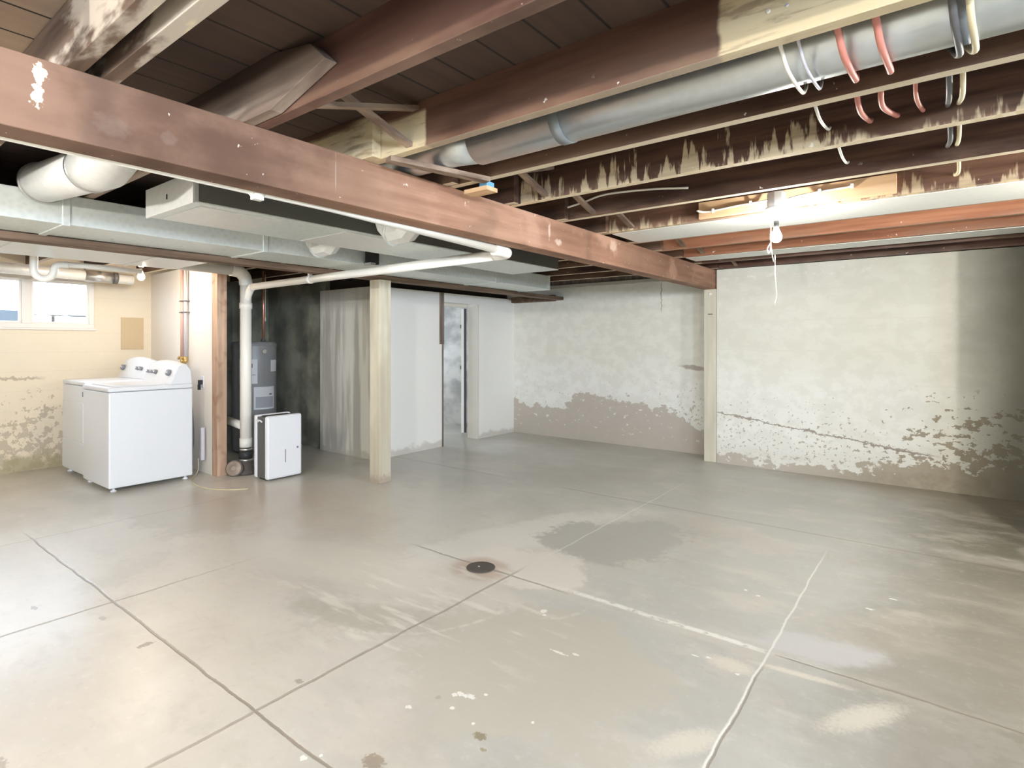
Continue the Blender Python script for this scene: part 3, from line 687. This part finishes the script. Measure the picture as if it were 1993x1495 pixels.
# round takeoffs
def takeoff(c, label, s=1.0):
    t = thing('round_takeoff', label, 'duct', c)
    x, y, z = c
    obj('elbow', MB().tube([(x - .02 * s, y, z + .10), (x, y, z + .05), (x + .05 * s, y, z), (x + .13 * s, y, z + .005), (x + .2 * s, y, z + .06)], .085, 10, flat=True), 'galvplate', t)
    obj('crimp_band', MB().tube([(x + .04 * s, y, z + .005), (x + .055 * s, y, z)], .090, 14), 'galv', t)
takeoff((-3.58, 2.36, 2.01), 'short round duct elbow beside the trunk duct, left of the black bracket', 1)
takeoff((-2.62, 2.22, 1.975), 'faceted round duct elbow hanging just below the white drain pipe', 1)
t = thing('hanger_bracket', 'black bracket clamped on the side of the trunk duct', 'bracket', (-3.70, 2.97, 1.95))
obj('bracket_plate', MB().box(-3.745, -3.70, 2.91, 3.02, 1.96, 2.115), 'black', t, bevel=.004)
obj('bracket_foot', MB().box(-3.74, -3.66, 2.90, 2.95, 1.945, 1.965), 'steel', t)

# round duct in the joist bay
t = thing('round_duct', 'long round grey duct slung in a joist bay across the upper right', 'duct', (.2, 1.87, 2.10))
obj('duct_run', MB().tube([(-1.62, 1.872, 2.195), (0, 1.872, 2.195), (3.15, 1.872, 2.195)], .095, 40), 'galvdark', t)
obj('duct_run', MB().tube([(-3.3, 1.86, 2.215), (-2.2, 1.865, 2.213), (-1.75, 1.87, 2.207), (-1.62, 1.872, 2.195)], .088, 40), 'galvdark', t)
obj('crimp_band', MB().tube([(-1.20, 1.872, 2.195), (-1.155, 1.872, 2.195)], .0985, 40), 'banddark', t)
obj('crimp_band', MB().tube([(.02, 1.872, 2.195), (.05, 1.872, 2.195)], .0985, 40), 'banddark', t)

# tubes and cables draped across the bays, threaded through the joists
def drape(name, x, r, mat, label, cat, bays=4, sag=.02, jit=.01, start=0):
    rnd = random.Random(int(abs(x) * 977) + 3)
    p = [(x, 1.60, 2.20), (x + .005, 1.69, 2.165), (x + .012, 1.76, 2.108), (x + .02, 1.83, 2.087), (x + .025, 1.90, 2.084), (x + .02, 1.97, 2.108), (x + .01, 2.06, 2.16), (x, 2.13, 2.20)]
    p = p[start:]
    for k, (a, b) in enumerate(((2.145, 2.61), (2.655, 3.145), (3.19, 3.70))[:bays]):
        dx = rnd.uniform(-jit, jit)
        p += [(x + dx, a + .05, 2.175), (x + dx * 1.5, (a + b) / 2 - .06, 2.128 - sag + rnd.uniform(-.008, .008)), (x, b - .06, 2.17), (x, b + .02, 2.20)]
    o = obj(name, MB().tube(smooth_path(p, 5), r, 10), mat, None, (x, 2.3, 2.09))
    return tag(o, label, cat)
drape('wire_loop', -.375, .0055, 'cable', 'white wire looped under the round duct, leftmost of the loops', 'wire', 2, .0, .01)
drape('wire_loop', -.330, .0045, 'pexgrey', 'thin bluish-white wire looped under the round duct beside the white one', 'wire', 0)
drape('water_tube', -.235, .009, 'pexred', 'red tube wrapped under the round duct, left one of the pair', 'tube', 1, -.012, .01)
drape('water_tube', -.150, .009, 'pexred', 'red tube wrapped under the round duct, right one of the pair', 'tube', 1, -.012, .02)
drape('water_tube', -.070, .007, 'pexred', 'thin red tube hanging below the joist between the red pair and grey tube', 'tube', 1, -.01, .02, start=7)
drape('water_tube', .003, .009, 'darkgrey', 'dark grey tube under the round duct at the right', 'tube', 2, .005, .01)
drape('wire_loop', .035, .008, 'cablecream', 'cream cable under the round duct nearest the right edge of the photo', 'wire', 3, .0, .01)
o = obj('white_cable', MB().tube(smooth_path([(-2.10, 3.12, 2.175), (-1.84, 3.135, 2.215), (-1.68, 3.135, 2.24), (-1.40, 3.135, 2.225), (-1.157, 3.135, 2.194)], 8), .0065, 8), 'cable', None, (-1.6, 3.13, 2.2))
tag(o, 'loose white cable stapled along a dark joist near the beam', 'cable')

# ================================================================== PLUMBING
t = thing('drain_pipe', 'white plastic drain pipe under the beam turning back to the vertical stack', 'pipe', (-2.185, 2.78, 1.88))
obj('pipe_run', MB().tube([(-2.185, -2.5, 1.960), (-2.185, 1.5, 1.933), (-2.185, 2.72, 1.893)], .028, 20), 'pvc', t)
obj('pipe_elbow', MB().tube(smooth_path([(-2.185, 2.66, 1.888), (-2.185, 2.76, 1.884), (-2.205, 2.80, 1.882), (-2.30, 2.805, 1.880)], 5), .036, 20), 'pvc', t)
obj('pipe_run', MB().tube([(-2.27, 2.805, 1.880), (-5.425, 2.868, 1.872)], .033, 20), 'pvc', t)
for y in (1.17, .2): obj('pipe_strap', MB().tube([(-2.185, y - .022, 1.935), (-2.185, y + .022, 1.935)], .034, 16).box(-2.20, -2.17, y - .02, y + .02, 1.89, 1.95), 'pvc', t)
for x in (-4.42,): obj('pipe_strap', MB().tube([(x - .02, 2.845, 1.874), (x + .02, 2.846, 1.874)], .037, 16).box(x - .012, x + .012, 2.83, 2.86, 1.89, 1.95), 'pvc', t)
SX, SY = -5.60, 2.88
t = thing('soil_stack', 'thick white vertical plastic stack pipe behind the dehumidifier', 'pipe', (SX, SY, 0))
obj('pipe_run', MB().tube([(SX, SY, .27), (SX, SY, 1.93)], .054, 28), 'pvc', t)
obj('coupling', MB().tube([(SX, SY, 1.66), (SX, SY, 1.72)], .060, 28), 'pvc', t)
obj('coupling', MB().tube([(SX, SY, .27), (SX, SY, .36)], .058, 28), 'pvc', t)
obj('wye_branch', MB().tube(smooth_path([(SX, SY, 1.72), (SX + .05, SY - .001, 1.80), (SX + .11, SY - .004, 1.86), (SX + .165, SY - .010, 1.872)], 5), .036, 20), 'pvc', t)
obj('stack_elbow', MB().tube(smooth_path([(SX, SY, 1.90), (SX, SY - .01, 1.97), (SX, SY - .06, 2.025), (SX, SY - .15, 2.04)], 6), .061, 28), 'pvc', t)
obj('pipe_run', MB().tube([(SX, SY - .12, 2.04), (SX, .0, 2.075)], .054, 28), 'pvc', t)
obj('side_branch', MB().tube([(SX, SY, .47), (SX - .45, SY + .03, .50)], .042, 20), 'pvc', t)
obj('pipe_clamp', MB().tube([(SX, SY, .235), (SX, SY, .262)], .060, 28), 'steel', t)
obj('rubber_coupling', MB().tube([(SX, SY, .15), (SX, SY, .235)], .064, 28), 'black', t)
obj('pipe_clamp', MB().tube([(SX, SY, .13), (SX, SY, .155)], .066, 28), 'steel', t)
obj('iron_hub', MB().lathe((SX, SY, 0), [(.10, 0), (.10, .03), (.072, .05), (.07, .13)], 28), 'cast', t)
c = Vector((-5.585, 2.76, .075)); ax = Vector((.62, -.70, .22)).normalized()
co2 = obj('cleanout', MB().lathe(tuple(c - ax * .10), [(.060, 0), (.066, .06), (.082, .075), (.082, .115)], 28, tuple(ax)), 'cast', t)
obj('cleanout_plug', MB().lathe(tuple(c + ax * .014), [(.074, 0), (.074, .008), (.064, .014), (.024, .015), (.022, .022)], 28, tuple(ax)), 'plug', co2)
# trap and pipes above the window
t = thing('drain_trap', 'grey-white U-shaped drain trap hanging in front of the window top', 'trap', (-5.5, 1.24, 1.80))
obj('trap_bend', MB().tube(smooth_path([(-5.5, 1.19, 2.10), (-5.5, 1.19, 1.96), (-5.5, 1.19, 1.865), (-5.5, 1.21, 1.825), (-5.5, 1.25, 1.81), (-5.5, 1.29, 1.828), (-5.5, 1.31, 1.87), (-5.5, 1.315, 1.90), (-5.5, 1.335, 1.925), (-5.5, 1.40, 1.935)], 5), .026, 18), 'pvc', t)
obj('trap_arm', MB().tube([(-5.5, 1.39, 1.935), (-5.5, 1.60, 1.938), (-5.62, 1.95, 1.945)], .022, 18), 'pvc', t)
t = thing('dryer_vent_pipe', 'round metal vent pipe running under the laundry ceiling to the bulb', 'pipe', (-6.85, 1.9, 1.96))
obj('vent_run', MB().tube([(-6.85, .2, 2.03), (-6.85, 2.30, 1.985)], .052, 24), 'galvplate', t)
obj('foil_sleeve', MB().tube([(-6.85, 1.88, 1.995), (-6.85, 2.12, 1.99)], .058, 24), 'steel', t)
obj('crimp_band', MB().tube([(-6.85, 2.12, 1.99), (-6.85, 2.16, 1.989)], .060, 24), 'darkgrey', t)
for (x, m, lab) in ((-6.445, 'pexpink', 'reddish supply tube on the white laundry panel, left of the grey one'), (-6.365, 'pexgrey', 'grey supply tube on the white laundry panel, right of the reddish one')):
    t = thing('supply_tube', lab, 'tube', (x, 2.62, 1.15))
    obj('tube_run', MB().tube([(x, 2.625, 2.10), (x, 2.625, 1.17)], .016, 14), m, t)
    for z in (1.76, 1.64): obj('tube_clip', MB().box(x - .024, x + .024, 2.605, 2.66, z - .006, z + .006), 'darkgrey', t)
    obj('valve', MB().lathe((x, 2.625, 1.17), [(.02, 0), (.02, -.05), (.012, -.07)], 12).bar((x - .035, 2.60, 1.15), (x - .0, 2.60, 1.165), .02, .02), 'gold', t)

# ================================================================== LAUNDRY
def stud():
    o = obj('wall_stud', MB().box(-5.80, -5.69, 2.64, 2.735, 0, 2.12), 'stud', None, (-5.745, 2.69, 0), bevel=.003)
    tag(o, 'raw tan stud at the end of the white laundry panel', 'stud')
stud()
def console(x0, x1, zt, yb):
    """control console with an arched top"""
    n = 10; mb = MB(); rings = []
    for i in range(n + 1):
        u = i / n; x = x0 + (x1 - x0) * u; k = 1 - .16 * (2 * u - 1) ** 2
        pr = [(yb - .195, .0), (yb - .120, .205 * k), (yb - .095, .225 * k), (yb - .05, .215 * k), (yb - .01, .15 * k), (yb, .0)]
        rings.append([mb.bm.verts.new((x, y, zt + z)) for y, z in pr])
    for A, B in zip(rings, rings[1:]):
        for k in range(len(A)):
            f = mb.bm.faces.new((A[k], A[(k + 1) % len(A)], B[(k + 1) % len(A)], B[k]))
    mb.bm.faces.new(rings[0]); mb.bm.faces.new(rings[-1][::-1])
    return mb
def machine(name, label, x0, x1, y0, y1, zb, zt, kind, knobs):
    t = thing(name, label, name.replace('_', ' '), ((x0 + x1) / 2, (y0 + y1) / 2, 0))
    body = MB().box(x0, x1, y0, y1, zb, zt - .045)
    obj('cabinet', body, 'white', t, bevel=.012)
    top = MB().box(x0 - .002, x1 + .002, y0 - .006, y1, zt - .042, zt)
    obj('top_panel', top, 'white', t, bevel=.014)
    if kind == 'washer':
        obj('lid', MB().box(x0 + .07, x1 - .07, y0 + .05, y1 - .22, zt, zt + .012), 'white', t, bevel=.006)
    c = obj('control_console', console(x0 + .004, x1 - .004, zt, y1 - .005), 'white', t, bevel=.006)
    for (u, v, r) in knobs:
        kx = x0 + (x1 - x0) * u
        p = Vector((kx, y1 - .2 + .072 * v, zt + .20 * v)); ax = Vector((0, -.94, .34))
        k = obj('knob', MB().lathe(tuple(p), [(r, 0), (r * .95, .018), (r * .8, .026)], 18, tuple(ax)), 'knob', c)
        obj('pointer', MB().bar(tuple(p + ax * .026 + Vector((-r * .7, 0, 0))), tuple(p + ax * .026 + Vector((r * .7, 0, 0))), .006, .01), 'white', k)
    for fx in (x0 + .05, x1 - .05):
        for fy in (y0 + .05, y1 - .05):
            obj('foot', MB().lathe((fx, fy, 0), [(.024, 0), (.024, .012), (.012, .016), (.012, zb + .005)], 16), 'whitepl', t)
    return t
ws = machine('washing_machine', 'white top-loading washer nearest the camera with row of knobs', -6.485, -5.80, 1.765, 2.46, .035, .925, 'washer', [(.12, .52, .016), (.25, .52, .016), (.38, .52, .022), (.82, .52, .032)])
dr = machine('clothes_dryer', 'white dryer with front door panel standing by the window wall', -7.20, -6.51, 1.79, 2.47, .045, .945, 'dryer', [(.12, .52, .032), (.70, .52, .018), (.83, .52, .02)])
obj('door', MB().box(-7.17, -6.54, 1.780, 1.792, .36, .735), 'white', dr, bevel=.004)
obj('toe_panel', MB().box(-7.19, -6.52, 1.782, 1.792, .06, .345), 'white', dr, bevel=.004)
obj('door_catch', MB().box(-6.545, -6.525, 1.775, 1.785, .80, .85), 'knob', dr)
# outlet, plug and hoses behind the washer
t = thing('power_outlet', 'white wall outlet with black plug right of the washer', 'outlet', (-6.02, 2.645, .89))
obj('cover_plate', MB().box(-6.06, -5.99, 2.642, 2.654, .86, .98), 'whitepl', t, bevel=.003)
obj('plug', MB().box(-6.045, -6.005, 2.61, 2.643, .895, .94).box(-6.03, -6.018, 2.60, 2.63, .84, .895), 'black', t, bevel=.004)
o = obj('extension_lead', MB().tube(smooth_path([(-5.96, 2.58, .16), (-5.94, 2.57, .06), (-5.90, 2.53, .012), (-5.74, 2.42, .007), (-5.50, 2.36, .007), (-5.25, 2.37, .007), (-5.06, 2.47, .007), (-4.98, 2.58, .007)], 7), .004, 8), 'cablecream', None, (-5.7, 2.5, 0))
tag(o, 'thin cream cord trailing on the floor from behind the washer', 'cord')
o = obj('drain_hose', MB().tube(smooth_path([(-6.16, 2.50, .95), (-6.05, 2.53, .80), (-6.0, 2.535, .6), (-5.98, 2.535, .4), (-5.98, 2.53, .28), (-5.98, 2.50, .16)], 6), .012, 12), 'darkgrey', None, (-5.9, 2.55, .1))
tag(o, 'dark grey hose hanging behind the right side of the washer', 'hose')
o = obj('power_strip', MB().box(-5.945, -5.905, 2.585, 2.62, .14, .47), 'pexgrey', None, (-5.92, 2.6, .14), bevel=.006)
tag(o, 'white upright power strip box between the washer and the stud', 'power strip')
# patch on the wall
o = obj('wall_patch', MB().box(XL, XL + .008, 2.40, 2.63, 1.24, 1.61), plain('tan_patch', (0.58, 0.45, 0.28), .85), None, (XL, 2.5, 1.24))
tag(o, 'square tan patch panel on the cream wall right of the window', 'wall patch')

# ================================================================== WATER HEATER
t = thing('water_heater', 'tall grey cylindrical water heater with white paper labels behind the stack', 'water heater', (-6.75, 3.58, 0))
c = (-6.75, 3.58, 0)
obj('tank', MB().lathe(c, [(.24, .02), (.25, .03), (.25, 1.30), (.245, 1.325), (.20, 1.335)], 40), 'tank', t)
obj('top_ring', MB().lathe(c, [(.253, 1.28), (.253, 1.30)], 40), 'tank', t)
def curved(a0, a1, z0, z1, r, mat, name, par, n=8):
    mb = MB(); A = []
    for i in range(n + 1):
        a = a0 + (a1 - a0) * i / n; A.append((math.cos(a), math.sin(a)))
    for (p, q2) in zip(A, A[1:]):
        mb.hexa([(c[0] + p[0] * r, c[1] + p[1] * r, z0), (c[0] + q2[0] * r, c[1] + q2[1] * r, z0), (c[0] + q2[0] * (r + .002), c[1] + q2[1] * (r + .002), z0), (c[0] + p[0] * (r + .002), c[1] + p[1] * (r + .002), z0)],
                [(c[0] + p[0] * r, c[1] + p[1] * r, z1), (c[0] + q2[0] * r, c[1] + q2[1] * r, z1), (c[0] + q2[0] * (r + .002), c[1] + q2[1] * (r + .002), z1), (c[0] + p[0] * (r + .002), c[1] + p[1] * (r + .002), z1)])
    return obj(name, mb, mat, par)
fa = math.atan2(-3.58, 6.75)   # direction towards the camera
l1 = curved(fa - .03, fa + 1.03, .52, .79, .2505, 'paper', 'paper_label', t)
curved(fa + .05, fa + .95, .54, .67, .2527, 'ink', 'printed_block', l1)
curved(fa + .70, fa + .85, .69, .705, .2527, 'darkgrey', 'printed_mark', l1, 3)
l2 = curved(fa - .70, fa + .13, .83, 1.12, .2505, 'paper', 'paper_label', t)
curved(fa - .22, fa - .08, 1.02, 1.07, .2527, 'darkgrey', 'printed_mark', l2, 3)
curved(fa - .30, fa + .05, .93, .94, .2527, 'ink', 'printed_mark', l2, 3)
curved(fa + .80, fa + 1.3, .97, 1.11, .2505, 'paper', 'paper_label', t)
obj('badge', MB().lathe((c[0] + .25 * math.cos(fa + .45), c[1] + .25 * math.sin(fa + .45), 1.215), [(.028, 0), (.024, .005)], 20, (math.cos(fa + .45), math.sin(fa + .45), 0)), 'steel', t)
for dx in (-.10, .10):
    obj('water_pipe', MB().tube([(c[0] + dx, c[1] + dx * .6, 1.33), (c[0] + dx, c[1] + dx * .6, 2.2)], .016, 12), 'copper', t)
    obj('nipple', MB().lathe((c[0] + dx, c[1] + dx * .6, 1.33), [(.026, 0), (.026, .03), (.018, .04)], 12), 'darkgrey', t)
obj('flue_pipe', MB().tube([(c[0] - .02, c[1] - .1, 1.335), (c[0] - .02, c[1] - .1, 2.25)], .07, 20), 'cast', t)
o = obj('pull_cord', MB().tube([(-6.35, 3.5, 1.60), (-6.35, 3.5, 2.12)], .003, 6).lathe((-6.35, 3.5, 1.57), [(.006, 0), (.008, .03), (.003, .06)], 8), 'cable', None, (-6.35, 3.5, 1.57))
tag(o, 'thin cord with white end hanging beside the water heater', 'cord')

# ================================================================== DEHUMIDIFIER
x1, xm, x0 = -5.085, -5.145, -5.36; y0, y1 = 2.82, 3.185
t = thing('dehumidifier', 'white and black portable dehumidifier standing on the floor before the stack', 'dehumidifier', (-5.22, 3.0, 0))
rr = lambda xa, xb, ya, yb, za, zb: MB().box(xa, xb, ya, yb, za, zb)
obj('front_cover', rr(x1 - .055, x1, y0, y1, .015, .62), 'whitepl', t, bevel=.02)
obj('middle_body', rr(x1 - .205, x1 - .050, y0 + .012, y1 - .012, .02, .605), 'darkgrey', t, bevel=.006)
obj('back_cover', rr(x1 - .25, x1 - .20, y0, y1, .015, .62), 'whitepl', t, bevel=.016)
obj('carry_handle', MB().tube(smooth_path([(x1 - .16, y0 + .004, .56), (x1 - .16, y0 - .012, .575), (x1 - .10, y0 - .012, .575), (x1 - .10, y0 + .004, .56)], 4), .008, 10), 'whitepl', t)
obj('air_outlet', rr(x1 - .19, x1 - .07, y0 + .05, y1 - .05, .604, .612), 'black', t)
obj('water_window', rr(x1, x1 + .002, 3.003, 3.009, .16, .285), 'darkgrey', t)
obj('energy_badge', rr(x1, x1 + .002, 3.125, 3.145, .28, .30), 'knob', t)
for yy in (y0 + .04, y1 - .04):
    obj('caster', MB().tube([(x1 - .06, yy, .012), (x1 - .19, yy, .012)], .012, 12), 'black', t)

# ================================================================== FLOOR DRAIN
t = thing('floor_drain', 'round rusty floor drain grate set in the concrete', 'drain', (-2.165, 2.515, 0))
c = (-2.165, 2.515, 0)
obj('rim', MB().lathe(c, [(.072, 0), (.084, .001), (.084, .004), (.072, .004)], 36), 'cast', t)
mb = MB().lathe(c, [(.072, 0), (.072, .003)], 36)
g = obj('grate', mb, 'cast', t)
for r in (.055, .038, .022):
    m2 = MB()
    for k in range(12):
        a = 2 * PI * (k + .15) / 12; b = 2 * PI * (k + .85) / 12
        P = lambda an, ra: (c[0] + math.cos(an) * ra, c[1] + math.sin(an) * ra)
        q4 = [P(a, r - .004), P(b, r - .004), P(b, r + .004), P(a, r + .004)]
        m2.hexa([(*p, .0031) for p in q4], [(*p, .0038) for p in q4])
    obj('grate_slots', m2, 'black', g)
obj('screw', MB().lathe((c[0] - .015, c[1], .003), [(.007, 0), (.005, .004)], 12), 'steel', t)

# ================================================================== LIGHTS
def bulb_mesh(x, y, z):
    """A19 bulb hanging cap-up, centre of the globe at z"""
    pr = [(.001, -.030), (.014, -.0265), (.024, -.018), (.030, -.004), (.030, .006), (.026, .020), (.019, .036), (.014, .050), (.013, .058)]
    return MB().lathe((x, y, z), pr, 16)
def lamp(i, x, y, z, watts, col, label, drop=False):
    t = thing('bulb_holder', label, 'light fixture', (x, y, z + .175), None)
    obj('mounting_box', MB().lathe((x, y, z + .175), [(.050, 0), (.052, .02), (.052, .085), (.045, .09)], 8), 'porcelain', t, bevel=.003)
    obj('canopy', MB().lathe((x, y, z + .175), [(.060, 0), (.062, -.004), (.060, -.014), (.040, -.022), (.028, -.03), (.025, -.070), (.021, -.076)], 28), 'porcelain', t)
    cap = obj('bulb_neck', MB().lathe((x, y, z + .056), [(.0135, 0), (.0145, .006), (.014, .045)], 16), 'darkgrey', t)
    A = 4 * PI * .029 ** 2
    gm = glow('lit_bulb', col, watts / (PI * A))
    obj('bulb', bulb_mesh(x, y, z), gm, t)
    if drop:
        cd = obj('pull_cord', MB().tube(smooth_path([(x - .028, y - .005, z + .12), (x - .030, y - .006, z - .02), (x - .022, y - .006, z - .10), (x - .014, y - .006, z - .14)], 4), .0025, 6).tube([(x - .006, y - .006, z - .10), (x - .005, y - .006, z - .40)], .0012, 6), 'cable', t)
        obj('cord_loop', MB().tube(smooth_path([(x - .030, y - .006, z - .03), (x - .048, y - .006, z - .06), (x - .042, y - .006, z - .09), (x - .032, y - .006, z - .075), (x - .030, y - .006, z - .03)], 5), .003, 6), 'cable', cd)
        obj('cord_tail', MB().tube(smooth_path([(x - .006, y - .006, z - .21), (x - .002, y - .006, z - .28), (x + .002, y - .006, z - .34), (x - .010, y - .006, z - .39)], 5), .0035, 6), 'cable', cd)
    return t
LAB = ['porcelain bulb holder with lit bulb and pull cord hanging from the ceiling joists', 'lit bulb in a holder under the laundry ceiling beside the supply tubes', 'bulb holder off to the right past the edge of the photo',
       'added fill bulb holder behind the camera on the left', 'added fill bulb holder behind the camera on the right', 'bulb holder close beside the camera left', 'bulb holder past the left edge of the photo beyond the beam']
for i, (x, y, z, wt, col) in enumerate(BULBS):
    lamp(i, x, y, z, wt, col, LAB[i], i == 0)
# cables to the visible holder
t = thing('lamp_cable', 'white cable stapled to the pine board left of the bulb holder', 'cable', (-1.0, 3.66, 2.17))
obj('cable_run', MB().tube(smooth_path([(-1.27, 3.60, 2.165), (-1.245, 3.655, 2.165), (-1.19, 3.668, 2.168), (-1.05, 3.668, 2.178), (-.93, 3.668, 2.183), (-.85, 3.64, 2.180)], 6), .006, 8), 'cable', t)
for x, z in ((-1.19, 2.168), (-.96, 2.182)): obj('cable_staple', MB().box(x - .006, x + .006, 3.655, 3.675, z - .012, z + .012), 'whitepl', t)
t = thing('lamp_cable', 'white cable stapled to the pine board right of the bulb holder', 'cable', (-.6, 3.66, 2.17))
obj('cable_run', MB().tube(smooth_path([(-.74, 3.62, 2.165), (-.69, 3.64, 2.178), (-.62, 3.665, 2.190), (-.55, 3.668, 2.193), (-.42, 3.668, 2.196)], 6), .006, 8), 'cable', t)
for x, z in ((-.58, 2.192), (-.42, 2.196)): obj('cable_staple', MB().box(x - .007, x + .007, 3.652, 3.675, z - .012, z + .012), 'whitepl', t)

for o in bpy.data.objects:
    if '_b' in o.keys(): del o['_b']
